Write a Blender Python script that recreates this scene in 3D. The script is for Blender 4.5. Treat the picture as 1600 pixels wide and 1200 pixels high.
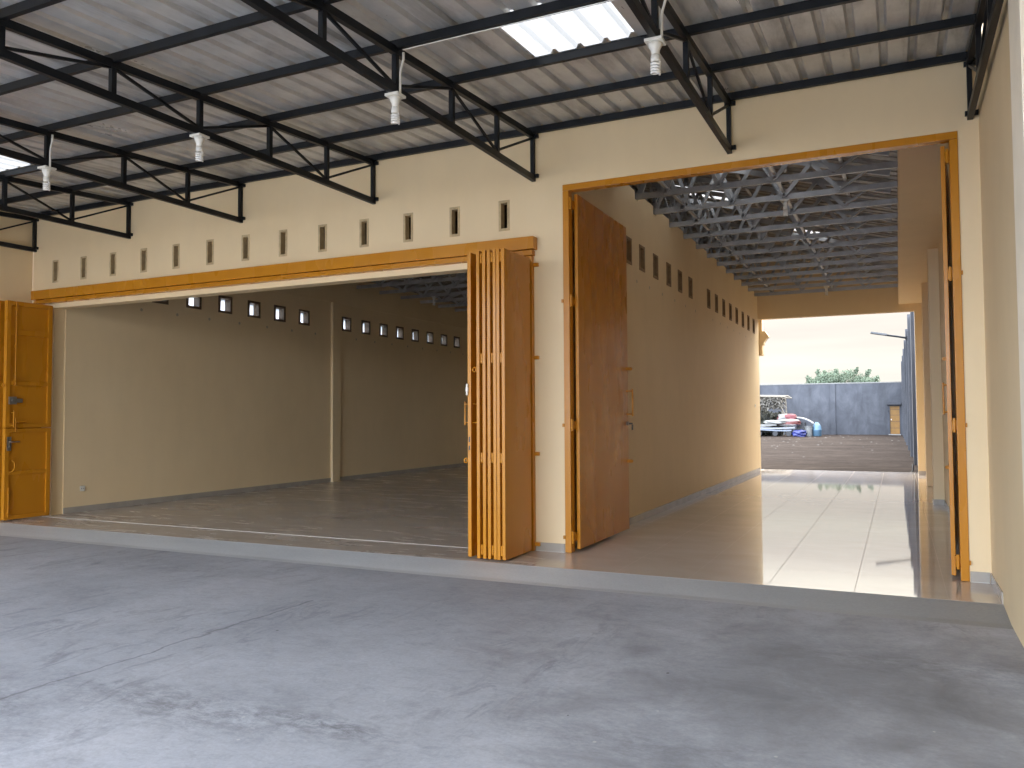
import bpy, bmesh, math, random
from mathutils import Vector, Matrix, noise

for o in list(bpy.data.objects):
    bpy.data.objects.remove(o)
S = bpy.context.scene
COL = S.collection
rad = math.radians

# ------------------------------------------------------------------ camera
PITCH, YAW, ROLL, DIST, FPX = .0397, .4447, -.0056, 8.8939, 1265.52
cd = bpy.data.cameras.new('camera')
cam = bpy.data.objects.new('camera', cd)
COL.objects.link(cam)
S.camera = cam
cd.sensor_width = 36
cd.lens = FPX / 1600 * 36
cd.clip_start = .05
cd.clip_end = 2000
c_, s_ = math.cos(YAW), math.sin(YAW)
F = Vector((-s_ * math.cos(PITCH), c_ * math.cos(PITCH), math.sin(PITCH)))
R0 = Vector((c_, s_, 0))
U0 = R0.cross(F)
R = math.cos(ROLL) * R0 + math.sin(ROLL) * U0
U = -math.sin(ROLL) * R0 + math.cos(ROLL) * U0
M = Matrix(((R.x, U.x, -F.x, 0), (R.y, U.y, -F.y, -DIST), (R.z, U.z, -F.z, 1.6), (0, 0, 0, 1)))
cam.matrix_world = M

# ------------------------------------------------------------------ sky, sun, exposure
SUN_EL, SUN_ROT = rad(22), rad(70)
W = bpy.data.worlds.new('World')
S.world = W
W.use_nodes = True
nt = W.node_tree
nt.nodes.clear()
wo = nt.nodes.new('ShaderNodeOutputWorld')
bg = nt.nodes.new('ShaderNodeBackground')
bg.inputs['Strength'].default_value = .14
sky = nt.nodes.new('ShaderNodeTexSky')
sky.sky_type = 'NISHITA'
sky.sun_disc = False
sky.sun_elevation = SUN_EL
sky.sun_rotation = SUN_ROT
sky.air_density = 1.3
sky.dust_density = 3.0
sky.ozone_density = 1.0
tc = nt.nodes.new('ShaderNodeTexCoord')
mp = nt.nodes.new('ShaderNodeMapping')
mp.inputs['Scale'].default_value = (1.2, 1.2, 14)
no = nt.nodes.new('ShaderNodeTexNoise')
no.inputs['Scale'].default_value = 1.6
no.inputs['Detail'].default_value = 5
rp = nt.nodes.new('ShaderNodeValToRGB')
rp.color_ramp.elements[0].position = .35
rp.color_ramp.elements[0].color = (11.0, 10.2, 9.4, 1)
rp.color_ramp.elements[1].position = .65
rp.color_ramp.elements[1].color = (13.6, 13.0, 11.5, 1)
mx = nt.nodes.new('ShaderNodeMix')
mx.data_type = 'RGBA'
mx.inputs[0].default_value = .7
L = nt.links.new
L(tc.outputs['Generated'], mp.inputs['Vector'])
L(mp.outputs['Vector'], no.inputs['Vector'])
L(no.outputs['Fac'], rp.inputs['Fac'])
# the cloud veil is warm and pale towards the sun, cooler on the other side
sx = nt.nodes.new('ShaderNodeSeparateXYZ')
L(tc.outputs['Generated'], sx.inputs[0])
mr = nt.nodes.new('ShaderNodeMapRange')
mr.inputs['From Min'].default_value = -.6
mr.inputs['From Max'].default_value = .7
L(sx.outputs['Y'], mr.inputs['Value'])
m3 = nt.nodes.new('ShaderNodeMix')
m3.data_type = 'RGBA'
m3.inputs[6].default_value = (14.6, 16.2, 19.2, 1)
L(mr.outputs['Result'], m3.inputs[0])
# low over the yard the veil is thick and dim, higher up it brightens
hz = nt.nodes.new('ShaderNodeMapRange')
hz.interpolation_type = 'SMOOTHSTEP'
hz.inputs['From Min'].default_value = .10
hz.inputs['From Max'].default_value = .50
hz.inputs['To Min'].default_value = .108
hz.inputs['To Max'].default_value = 1.15
L(sx.outputs['Z'], hz.inputs['Value'])
m4 = nt.nodes.new('ShaderNodeVectorMath')
m4.operation = 'SCALE'
L(rp.outputs['Color'], m4.inputs[0])
L(hz.outputs['Result'], m4.inputs['Scale'])
L(m4.outputs['Vector'], m3.inputs[7])
mf = nt.nodes.new('ShaderNodeMapRange')
mf.inputs['From Min'].default_value = 0
mf.inputs['From Max'].default_value = .6
mf.inputs['To Min'].default_value = .7
mf.inputs['To Max'].default_value = 1
L(sx.outputs['Y'], mf.inputs['Value'])
L(mf.outputs['Result'], mx.inputs[0])
L(sky.outputs['Color'], mx.inputs[6])
L(m3.outputs[2], mx.inputs[7])
L(mx.outputs[2], bg.inputs['Color'])
L(bg.outputs['Background'], wo.inputs['Surface'])

sd = bpy.data.lights.new('sun', 'SUN')
sd.energy = .6
sd.angle = rad(30)
sd.color = (1, .93, .82)
so = bpy.data.objects.new('sun', sd)
COL.objects.link(so)
sdir = Vector((math.sin(SUN_ROT) * math.cos(SUN_EL), math.cos(SUN_ROT) * math.cos(SUN_EL), math.sin(SUN_EL)))
so.rotation_euler = sdir.to_track_quat('Z', 'Y').to_euler()
so.location = (20, 20, 30)

S.view_settings.view_transform = 'Standard'
S.view_settings.look = 'None'
S.view_settings.gamma = 1
S.view_settings.exposure = 2.5
S.render.engine = 'CYCLES'
S.cycles.max_bounces = 12
S.cycles.diffuse_bounces = 8
S.cycles.glossy_bounces = 5
S.cycles.transmission_bounces = 6
S.cycles.use_denoising = True
S.cycles.caustics_reflective = False
S.cycles.sample_clamp_indirect = 8

# ------------------------------------------------------------------ materials
class NT:
    def __init__(self, name):
        self.m = bpy.data.materials.new(name)
        self.m.use_nodes = True
        self.t = self.m.node_tree
        self.b = self.t.nodes['Principled BSDF']
        self._pos = None

    def n(self, typ, **kw):
        x = self.t.nodes.new(typ)
        for k, v in kw.items():
            setattr(x, k, v)
        return x

    def l(self, a, b):
        self.t.links.new(a, b)

    def pos(self, scale=(1, 1, 1)):
        g = self.n('ShaderNodeNewGeometry')
        m = self.n('ShaderNodeMapping')
        m.inputs['Scale'].default_value = scale
        self.l(g.outputs['Position'], m.inputs['Vector'])
        return m.outputs['Vector']

    def noise(self, scale, detail=4, rough=.55, stretch=(1, 1, 1), dist=0):
        x = self.n('ShaderNodeTexNoise')
        x.inputs['Scale'].default_value = scale
        x.inputs['Detail'].default_value = detail
        x.inputs['Roughness'].default_value = rough
        x.inputs['Distortion'].default_value = dist
        self.l(self.pos(stretch), x.inputs['Vector'])
        return x.outputs['Fac']

    def ramp(self, fac, stops):
        r = self.n('ShaderNodeValToRGB')
        e = r.color_ramp.elements
        while len(e) < len(stops):
            e.new(.5)
        for i, (p, c) in enumerate(stops):
            e[i].position = p
            if isinstance(c, (int, float)):
                c = (c, c, c)
            e[i].color = (*c, 1)
        self.l(fac, r.inputs['Fac'])
        return r.outputs['Color']

    def mix(self, fac, a, b, mode='MIX'):
        x = self.n('ShaderNodeMix', data_type='RGBA', blend_type=mode)
        for i, v in ((0, fac), (6, a), (7, b)):
            if isinstance(v, (int, float)):
                x.inputs[i].default_value = v if i == 0 else (v, v, v, 1)
            elif isinstance(v, tuple):
                x.inputs[i].default_value = (*v, 1)
            else:
                self.l(v, x.inputs[i])
        return x.outputs[2]

    def math(self, op, a, b=0, c=None):
        x = self.n('ShaderNodeMath', operation=op)
        for i, v in enumerate((a, b, c)):
            if v is None:
                continue
            if isinstance(v, (int, float)):
                x.inputs[i].default_value = v
            else:
                self.l(v, x.inputs[i])
        return x.outputs[0]

    def xyz(self):
        g = self.n('ShaderNodeNewGeometry')
        s = self.n('ShaderNodeSeparateXYZ')
        self.l(g.outputs['Position'], s.inputs[0])
        return s.outputs

    def bump(self, h, strength=.3, dist=.01, prev=None):
        x = self.n('ShaderNodeBump')
        x.inputs['Strength'].default_value = strength
        x.inputs['Distance'].default_value = dist
        self.l(h, x.inputs['Height'])
        if prev:
            self.l(prev, x.inputs['Normal'])
        self.l(x.outputs['Normal'], self.b.inputs['Normal'])
        return x.outputs['Normal']

    def set(self, **kw):
        for k, v in kw.items():
            k = {'col': 'Base Color', 'rough': 'Roughness', 'metal': 'Metallic', 'spec': 'Specular IOR Level',
                 'trans': 'Transmission Weight', 'alpha': 'Alpha', 'coat': 'Coat Weight', 'ior': 'IOR'}[k]
            if isinstance(v, tuple):
                self.b.inputs[k].default_value = (*v, 1)
            elif isinstance(v, (int, float)):
                self.b.inputs[k].default_value = v
            else:
                self.l(v, self.b.inputs[k])
        return self


def plain(name, col, rough=.5, metal=0, var=.12, scale=6, bump=0, **kw):
    k = NT(name)
    f = k.noise(scale, 4)
    lo = tuple(x * (1 - var) for x in col)
    hi = tuple(min(1, x * (1 + var)) for x in col)
    k.set(col=k.ramp(f, [(.3, lo), (.7, hi)]), rough=rough, metal=metal, **kw)
    if bump:
        k.bump(k.noise(scale * 12, 3), bump, .004)
    return k.m


def mat_wall():
    k = NT('cream_wall_paint')
    a = k.noise(.55, 5, .6)
    b = k.noise(3.2, 5, .6, (1, 1, .35))
    c1 = k.ramp(a, [(.3, (.75, .595, .37)), (.7, (.79, .635, .405))])
    c2 = k.ramp(b, [(.3, .965), (.65, 1.0)])
    k.set(col=k.mix(1.0, c1, c2, 'MULTIPLY'), rough=.55, spec=.35)
    n1 = k.bump(k.noise(1.3, 3), .35, .012)
    k.bump(k.noise(160, 2), .12, .002, n1)
    return k.m


def mat_orange():
    k = NT('orange_paint')
    a = k.noise(1.1, 4, .6, (1, 1, .35))
    col = k.ramp(a, [(.3, (.48, .19, .011)), (.7, (.51, .21, .013))])
    sp = k.ramp(k.noise(60, 2), [(.70, 0), (.78, .15)])
    k.set(col=k.mix(sp, col, (.43, .165, .009)), rough=k.ramp(k.noise(2.5, 3, .5, (1, 1, .3)), [(.3, .20), (.7, .36)]), spec=.30)
    n1 = k.bump(k.noise(1.1, 2, .4, (1, 1, .25)), .22, .02)
    k.bump(k.noise(220, 2), .06, .001, n1)
    return k.m


def mat_concrete():
    k = NT('terrace_concrete')
    big = k.noise(.38, 6, .62, (1, .7, 1), .5)
    mid = k.noise(1.7, 7, .66, (1.0, .85, 1), .5)
    fine = k.noise(38, 4, .7)
    c = k.ramp(big, [(.30, (.31, .325, .36)), (.45, (.375, .392, .43)), (.6, (.425, .438, .475)), (.78, (.47, .475, .50))])
    c = k.mix(1, c, k.ramp(mid, [(.28, .78), (.45, .95), (.7, 1.06)]), 'MULTIPLY')
    c = k.mix(1, c, k.ramp(fine, [(.3, .9), (.7, 1.07)]), 'MULTIPLY')
    c = k.mix(1, c, k.ramp(k.noise(9, 9, .78, (.8, 1.3, 1), .5), [(.33, .84), (.5, .99), (.68, 1.06)]), 'MULTIPLY')
    x = k.xyz()
    # scrubbed dark stains (trowel marks) where they lie on the slab
    smud = k.ramp(k.noise(2.6, 8, .75, (1.6, .55, 1), 1.2), [(.52, 0), (.64, 1)])
    area = k.ramp(k.noise(.55, 2, .5, (1, 1, 1)), [(.46, 0), (.6, 1)])
    c = k.mix(k.math('MULTIPLY', k.math('MULTIPLY', smud, area), .38), c, (.085, .088, .10))
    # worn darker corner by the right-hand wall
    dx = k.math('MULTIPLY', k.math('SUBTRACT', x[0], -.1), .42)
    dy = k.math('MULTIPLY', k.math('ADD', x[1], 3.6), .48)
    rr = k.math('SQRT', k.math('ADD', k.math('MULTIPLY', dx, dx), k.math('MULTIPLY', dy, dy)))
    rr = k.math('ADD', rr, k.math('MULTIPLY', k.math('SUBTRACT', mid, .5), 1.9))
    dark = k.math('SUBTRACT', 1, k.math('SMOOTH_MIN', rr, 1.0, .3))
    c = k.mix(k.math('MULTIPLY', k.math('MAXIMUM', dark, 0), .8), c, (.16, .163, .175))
    # scrubbed dark trowel marks, plus a broad near-left patch painted to offset brighter light
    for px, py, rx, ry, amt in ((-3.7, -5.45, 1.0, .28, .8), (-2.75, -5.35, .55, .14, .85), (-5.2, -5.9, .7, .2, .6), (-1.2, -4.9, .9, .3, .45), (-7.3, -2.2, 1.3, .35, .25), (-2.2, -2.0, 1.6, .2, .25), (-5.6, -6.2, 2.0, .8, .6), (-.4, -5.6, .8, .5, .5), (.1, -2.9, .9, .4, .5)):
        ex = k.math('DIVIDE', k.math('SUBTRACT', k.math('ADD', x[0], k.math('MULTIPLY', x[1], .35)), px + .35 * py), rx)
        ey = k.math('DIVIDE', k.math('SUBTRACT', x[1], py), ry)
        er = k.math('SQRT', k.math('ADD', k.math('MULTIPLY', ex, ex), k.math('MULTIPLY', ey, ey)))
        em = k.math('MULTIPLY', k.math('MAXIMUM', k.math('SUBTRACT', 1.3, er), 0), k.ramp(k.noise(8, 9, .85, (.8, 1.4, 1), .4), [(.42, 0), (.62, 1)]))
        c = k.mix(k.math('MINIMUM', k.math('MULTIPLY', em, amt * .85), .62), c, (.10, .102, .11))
    # pour joints running out from the building
    wob = k.math('MULTIPLY', k.math('SUBTRACT', k.noise(1.7, 4), .5), .32)
    j = None
    for X, y0 in ((-4.8, -3.0), (-9.72, -1.5)):
        d = k.math('ABSOLUTE', k.math('ADD', k.math('SUBTRACT', x[0], X), wob))
        g = k.math('SUBTRACT', 1, k.math('MINIMUM', k.math('DIVIDE', d, .018), 1))
        msk = k.math('LESS_THAN', x[1], y0)
        g = k.math('MULTIPLY', g, msk)
        j = g if j is None else k.math('MAXIMUM', j, g)
    c = k.mix(k.math('MULTIPLY', j, .6), c, (.09, .09, .095))
    # white paint flecks
    v = k.n('ShaderNodeTexVoronoi')
    v.inputs['Scale'].default_value = 3.3
    k.l(k.pos(), v.inputs['Vector'])
    fl = k.math('LESS_THAN', v.outputs['Distance'], k.math('MULTIPLY', k.noise(.7, 2), .06))
    c = k.mix(k.math('MULTIPLY', fl, .6), c, (.55, .55, .53))
    v2 = k.n('ShaderNodeTexVoronoi')
    v2.inputs['Scale'].default_value = 2.1
    k.l(k.pos((1, .7, 1)), v2.inputs['Vector'])
    c = k.mix(k.math('MULTIPLY', k.math('LESS_THAN', v2.outputs['Distance'], .02), .7), c, (.04, .04, .045))
    k.set(col=c, rough=k.ramp(mid, [(.3, .55), (.7, .72)]), spec=.3)
    n1 = k.bump(k.math('SUBTRACT', k.noise(2.2, 6, .6), k.math('MULTIPLY', j, .35)), .3, .02)
    k.bump(fine, .18, .004, n1)
    return k.m


def mat_ramp():
    k = NT('smooth_cement')
    a = k.noise(1.2, 6, .6, (.6, 1.4, 1), .4)
    f = k.noise(40, 3)
    c = k.ramp(a, [(.3, (.48, .505, .525)), (.7, (.58, .60, .615))])
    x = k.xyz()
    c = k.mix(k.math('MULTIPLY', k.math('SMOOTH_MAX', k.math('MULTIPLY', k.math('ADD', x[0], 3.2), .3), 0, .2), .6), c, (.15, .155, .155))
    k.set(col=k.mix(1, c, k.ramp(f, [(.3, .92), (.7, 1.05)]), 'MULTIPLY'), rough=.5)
    k.bump(a, .2, .02)
    return k.m


def mat_tile():
    k = NT('glossy_floor_tile')
    P = .7495
    x = k.xyz()
    a = k.noise(1.5, 5, .55, (1, 1.4, 1), .4)
    b = k.noise(.35, 3)
    c = k.ramp(a, [(.3, (.50, .437, .38)), (.55, (.54, .475, .415)), (.75, (.585, .52, .46))])
    c = k.mix(1, c, k.ramp(b, [(.3, .88), (.7, 1.05)]), 'MULTIPLY')
    g = None
    for i, off in ((0, -1.145), (1, .03)):
        m = k.math('PINGPONG', k.math('SUBTRACT', x[i], off), P / 2)
        q = k.math('LESS_THAN', m, .0022)
        g = q if g is None else k.math('MAXIMUM', g, q)
    c = k.mix(k.math('MULTIPLY', g, .42), c, (.2, .18, .16))
    dust = k.ramp(k.noise(1.1, 7, .7, (.7, 2.5, 1), .5), [(.35, 0), (.7, 1)])
    # the hall floor is dusty, the passage is wiped clean
    hall = k.math('LESS_THAN', x[0], -3.6)
    rough = k.math('ADD', k.math('MULTIPLY', k.math('MULTIPLY', dust, hall), .22), k.math('ADD', .035, k.math('MULTIPLY', g, .4)))
    rough = k.math('ADD', rough, k.math('MULTIPLY', hall, .10))
    k.set(col=c, rough=rough, spec=k.math('MULTIPLY', k.math('SUBTRACT', 1, g), .36), ior=1.5)
    k.bump(k.noise(.9, 2), .015, .02)
    return k.m


def mat_sheet(name, col, rough=.33, dirt=.35):
    k = NT(name)
    a = k.noise(.9, 6, .7, (3, .6, 1), .3)
    b = k.noise(6, 4, .6)
    c = k.ramp(a, [(.28, tuple(x * (1 - dirt) for x in col)), (.5, col), (.75, tuple(min(1, x * 1.15) for x in col))])
    c = k.mix(1, c, k.ramp(b, [(.3, .9), (.7, 1.05)]), 'MULTIPLY')
    k.set(col=c, metal=.42, rough=k.ramp(a, [(.3, rough + .12), (.7, rough - .04)]))
    k.bump(k.noise(1.4, 2, .5, (2, .5, 1)), .25, .012)
    return k.m


def mat_translucent(name, col, w=.7):
    m = bpy.data.materials.new(name)
    m.use_nodes = True
    t = m.node_tree
    t.nodes.clear()
    o = t.nodes.new('ShaderNodeOutputMaterial')
    a = t.nodes.new('ShaderNodeBsdfTranslucent')
    b = t.nodes.new('ShaderNodeBsdfDiffuse')
    x = t.nodes.new('ShaderNodeMixShader')
    n = t.nodes.new('ShaderNodeTexNoise')
    n.inputs['Scale'].default_value = 2
    r = t.nodes.new('ShaderNodeValToRGB')
    r.color_ramp.elements[0].color = (*[v * .9 for v in col], 1)
    r.color_ramp.elements[1].color = (*col, 1)
    t.links.new(n.outputs['Fac'], r.inputs['Fac'])
    t.links.new(r.outputs['Color'], a.inputs['Color'])
    t.links.new(r.outputs['Color'], b.inputs['Color'])
    x.inputs[0].default_value = 1 - w
    t.links.new(a.outputs[0], x.inputs[1])
    t.links.new(b.outputs[0], x.inputs[2])
    t.links.new(x.outputs[0], o.inputs['Surface'])
    return m


def mat_glass(name, tint, clear=.75):
    m = bpy.data.materials.new(name)
    m.use_nodes = True
    t = m.node_tree
    t.nodes.clear()
    o = t.nodes.new('ShaderNodeOutputMaterial')
    a = t.nodes.new('ShaderNodeBsdfTransparent')
    a.inputs['Color'].default_value = (*tint, 1)
    b = t.nodes.new('ShaderNodeBsdfGlossy')
    b.inputs['Roughness'].default_value = .05
    x = t.nodes.new('ShaderNodeMixShader')
    x.inputs[0].default_value = 1 - clear
    t.links.new(a.outputs[0], x.inputs[1])
    t.links.new(b.outputs[0], x.inputs[2])
    t.links.new(x.outputs[0], o.inputs['Surface'])
    return m


def mat_yard_wall():
    k = NT('grey_blue_render')
    a = k.noise(.7, 7, .65, (1, 1, .8), .5)
    b = k.noise(.35, 5, .7, (1.6, 1.6, .35), .6)
    c = k.ramp(a, [(.28, (.038, .040, .047)), (.5, (.058, .061, .070)), (.72, (.09, .094, .104))])
    c = k.mix(1, c, k.ramp(b, [(.33, .68), (.55, 1.0)]), 'MULTIPLY')
    k.set(col=c, rough=.8)
    k.bump(a, .3, .03)
    return k.m


def mat_dirt():
    k = NT('yard_dirt')
    a = k.noise(.5, 8, .7, (.5, 1, 1), .4)
    b = k.noise(3.5, 6, .7, (.6, 1, 1))
    c = k.ramp(a, [(.3, (.020, .0145, .012)), (.55, (.036, .027, .022)), (.75, (.062, .048, .040))])
    c = k.mix(1, c, k.ramp(b, [(.3, .5), (.7, 1.35)]), 'MULTIPLY')
    k.set(col=c, rough=1.0, spec=.08)
    k.bump(b, .8, .08)
    return k.m


def mat_leaf(name, a, b):
    k = NT(name)
    o = k.noise(.9, 3)
    f = k.noise(9, 2)
    k.set(col=k.mix(.5, k.ramp(o, [(.35, a), (.65, b)]), k.ramp(f, [(.3, a), (.7, b)])), rough=.7, spec=.2)
    return k.m


WALL = mat_wall()
ORANGE = mat_orange()
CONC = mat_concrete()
RAMP = mat_ramp()
TILE = mat_tile()
SHEET = mat_sheet('galvanised_sheet', (.62, .625, .625), .30, .5)
SHEET2 = mat_sheet('weathered_roof_sheet', (.30, .285, .26), .38)
STEEL = plain('galvanised_steel', (.44, .445, .455), .45, .7, .15, 5)
BLACK = plain('black_painted_steel', (.006, .0075, .010), .45, 0, .25, 7, .1, spec=.3)
SKIRT = plain('skirting_tile', (.36, .33, .29), .18, 0, .12, 3)
JOINT = plain('pale_grout', (.62, .60, .56), .6, 0, .08, 8)
WHITE = plain('white_plastic', (.72, .71, .66), .35, 0, .05, 9)
TUBEW = plain('lamp_tube', (.82, .82, .80), .3, 0, .03, 9)
CHROME = plain('brushed_metal', (.42, .41, .40), .3, .9, .1, 30)
DARK = plain('dark_plastic', (.02, .02, .022), .4, 0, .1, 20)
STONE = plain('vent_surround', (.47, .355, .20), .75, 0, .15, 14, .15)
WOODFR = plain('brown_window_frame', (.13, .085, .05), .55, 0, .2, 12)
PLUG = plain('filler_plaster', (.46, .40, .30), .8, 0, .1, 20)
PANE = mat_glass('dark_pane', (.38, .33, .26), .965)
VENTFR = plain('tan_vent_frame', (.26, .17, .09), .7, 0, .15, 12)
FROST = mat_translucent('frosted_pane', (.92, .95, .97), .9)
SKYL = mat_translucent('translucent_sheet', (.24, .24, .235), .6)
YWALL = mat_yard_wall()
DIRT = mat_dirt()
BAMBOO = plain('dry_bamboo', (.17, .148, .115), .7, 0, .25, 8)
BARK = plain('bark', (.12, .09, .065), .9, 0, .3, 6, .3)
LEAF = mat_leaf('leaf_green', (.085, .115, .075), (.16, .195, .135))
DRYLEAF = mat_leaf('dry_thatch', (.06, .053, .042), (.20, .183, .155))
DARKLEAF = mat_leaf('dark_leaf', (.012, .014, .011), (.13, .13, .105))

# ------------------------------------------------------------------ mesh helpers
class MB:
    def __init__(self):
        self.v, self.f, self.mi = [], [], []
        self.cur = 0

    def face(self, pts, flip=False):
        i = len(self.v)
        self.v += [tuple(p) for p in pts]
        idx = list(range(i, i + len(pts)))
        self.f.append(idx[::-1] if flip else idx)
        self.mi.append(self.cur)

    def box(self, x0, x1, y0, y1, z0, z1):
        i = len(self.v)
        self.v += [(x0, y0, z0), (x1, y0, z0), (x1, y1, z0), (x0, y1, z0), (x0, y0, z1), (x1, y0, z1), (x1, y1, z1), (x0, y1, z1)]
        for q in ((3, 2, 1, 0), (4, 5, 6, 7), (0, 1, 5, 4), (1, 2, 6, 5), (2, 3, 7, 6), (3, 0, 4, 7)):
            self.f.append([i + k for k in q])
            self.mi.append(self.cur)
        return self

    def bar(self, p, q, w, h, up=(0, 0, 1)):
        p, q = Vector(p), Vector(q)
        d = (q - p).normalized()
        u = Vector(up)
        if abs(d.dot(u)) > .98:
            u = Vector((0, 1, 0))
        r = d.cross(u).normalized()
        u = r.cross(d)
        i = len(self.v)
        for e in (p, q):
            for a, b in ((-1, -1), (1, -1), (1, 1), (-1, 1)):
                self.v.append(tuple(e + r * a * w / 2 + u * b * h / 2))
        for k in ((0, 1, 2, 3), (7, 6, 5, 4), (0, 4, 5, 1), (1, 5, 6, 2), (2, 6, 7, 3), (3, 7, 4, 0)):
            self.f.append([i + t for t in k])
            self.mi.append(self.cur)
        return self

    def tube(self, pts, r, n=8, cap=True):
        pts = [Vector(p) for p in pts]
        rs = r if isinstance(r, (list, tuple)) else [r] * len(pts)
        i0 = len(self.v)
        prev = None
        for k, p in enumerate(pts):
            d = (pts[min(k + 1, len(pts) - 1)] - pts[max(k - 1, 0)]).normalized()
            if prev is None:
                a = Vector((0, 0, 1)) if abs(d.z) < .9 else Vector((1, 0, 0))
                u = d.cross(a).normalized()
            else:
                u = (prev - d * prev.dot(d)).normalized()
            prev = u
            w = d.cross(u)
            for t in range(n):
                an = 2 * math.pi * t / n
                self.v.append(tuple(p + (u * math.cos(an) + w * math.sin(an)) * rs[k]))
        for k in range(len(pts) - 1):
            for t in range(n):
                a = i0 + k * n + t
                b = i0 + k * n + (t + 1) % n
                self.f.append([a, b, b + n, a + n])
                self.mi.append(self.cur)
        if cap:
            self.f.append([i0 + t for t in range(n)][::-1])
            self.mi.append(self.cur)
            e = i0 + (len(pts) - 1) * n
            self.f.append([e + t for t in range(n)])
            self.mi.append(self.cur)
        return self

    def lathe(self, prof, c=(0, 0, 0), n=20):
        i0 = len(self.v)
        for r, z in prof:
            for t in range(n):
                an = 2 * math.pi * t / n
                self.v.append((c[0] + r * math.cos(an), c[1] + r * math.sin(an), c[2] + z))
        for k in range(len(prof) - 1):
            for t in range(n):
                a = i0 + k * n + t
                b = i0 + k * n + (t + 1) % n
                self.f.append([a, b, b + n, a + n])
                self.mi.append(self.cur)
        self.f.append([i0 + t for t in range(n)][::-1])
        self.f.append([i0 + (len(prof) - 1) * n + t for t in range(n)])
        self.mi += [self.cur] * 2
        return self

    def build(self, name, mats, parent=None, org=(0, 0, 0), bevel=0, smooth=False):
        me = bpy.data.meshes.new(name)
        ox, oy, oz = org
        me.from_pydata([(x - ox, y - oy, z - oz) for x, y, z in self.v], [], self.f)
        for m in (mats if isinstance(mats, (list, tuple)) else [mats]):
            me.materials.append(m)
        me.polygons.foreach_set('material_index', self.mi)
        if smooth:
            me.polygons.foreach_set('use_smooth', [True] * len(me.polygons))
        me.update()
        bm = bmesh.new()
        bm.from_mesh(me)
        bmesh.ops.recalc_face_normals(bm, faces=bm.faces)
        if bevel:
            bmesh.ops.bevel(bm, geom=[e for e in bm.edges if e.is_manifold and e.calc_face_angle(0) > .5], offset=bevel, segments=2, affect='EDGES', profile=.6)
        bm.to_mesh(me)
        bm.free()
        o = bpy.data.objects.new(name, me)
        COL.objects.link(o)
        if parent:
            o.parent = parent
        else:
            o.location = org
        return o


def tag(o, label=None, cat=None, group=None, kind=None):
    for k, v in (('label', label), ('category', cat), ('group', group), ('kind', kind)):
        if v:
            o[k] = v
    return o


def empty(name, loc, label, cat, group=None):
    o = bpy.data.objects.new(name, None)
    o.empty_display_size = .2
    COL.objects.link(o)
    o.location = loc
    return tag(o, label, cat, group)


def kids(o):
    return [c for c in bpy.data.objects if c.parent is o]


def copy_tree(o, parent=None):
    c = o.copy()
    COL.objects.link(c)
    c.parent = parent
    for ch in kids(o):
        copy_tree(ch, c)
    return c


def holed(mb, axis, a0, a1, z0, z1, d0, d1, holes):
    """A wall slab of thickness d0..d1 with rectangular holes cut through it.
    axis 'x': runs along x, thickness in y; axis 'y': runs along y, thickness in x."""
    A = sorted({a0, a1, *[v for h in holes for v in h[:2] if a0 < v < a1]})
    Z = sorted({z0, z1, *[v for h in holes for v in h[2:] if z0 < v < z1]})
    inh = lambda a, z: any(h[0] < a < h[1] and h[2] < z < h[3] for h in holes)
    P = (lambda a, d, z: (a, d, z)) if axis == 'x' else (lambda a, d, z: (d, a, z))
    na, nz = len(A) - 1, len(Z) - 1
    solid = [[not inh((A[i] + A[i + 1]) / 2, (Z[j] + Z[j + 1]) / 2) for j in range(nz)] for i in range(na)]
    ok = lambda i, j: 0 <= i < na and 0 <= j < nz and solid[i][j]
    for i in range(na):
        for j in range(nz):
            if not solid[i][j]:
                continue
            x0, x1, y0, y1 = A[i], A[i + 1], Z[j], Z[j + 1]
            for d in (d0, d1):
                mb.face([P(x0, d, y0), P(x1, d, y0), P(x1, d, y1), P(x0, d, y1)], flip=(d == d1) ^ (axis == 'y'))
            if not ok(i - 1, j): mb.face([P(x0, d0, y0), P(x0, d1, y0), P(x0, d1, y1), P(x0, d0, y1)])
            if not ok(i + 1, j): mb.face([P(x1, d0, y0), P(x1, d1, y0), P(x1, d1, y1), P(x1, d0, y1)])
            if not ok(i, j - 1): mb.face([P(x0, d0, y0), P(x1, d0, y0), P(x1, d1, y0), P(x0, d1, y0)])
            if not ok(i, j + 1): mb.face([P(x0, d0, y1), P(x1, d0, y1), P(x1, d1, y1), P(x0, d1, y1)])


def weld_build(mb, *a, **k):
    o = mb.build(*a, **k)
    bm = bmesh.new()
    bm.from_mesh(o.data)
    bmesh.ops.remove_doubles(bm, verts=bm.verts, dist=1e-5)
    bmesh.ops.recalc_face_normals(bm, faces=bm.faces)
    bm.to_mesh(o.data)
    bm.free()
    return o

# ------------------------------------------------------------------ ground and floors
m = MB(); m.face([(-300, -300, -.14), (300, -300, -.14), (300, 400, -.14), (-300, 400, -.14)])
tag(m.build('ground', DIRT), kind='structure')
# the yard surface, gently uneven
m = MB()
nx, ny = 60, 120
gx = lambda i: -34 + 36.5 * i / nx
gy = lambda j: 15.7 + 49 * j / ny
def gz(x, y): return -.10 + .035 * noise.noise(Vector((x * .35, y * .35, 1))) + .02 * noise.noise(Vector((x * 1.4, y * 1.4, 4)))
for i in range(nx):
    for j in range(ny):
        m.face([(gx(a), gy(b), gz(gx(a), gy(b))) for a, b in ((i, j), (i + 1, j), (i + 1, j + 1), (i, j + 1))])
tag(weld_build(m, 'yard_ground', DIRT, smooth=True), kind='structure')

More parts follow.
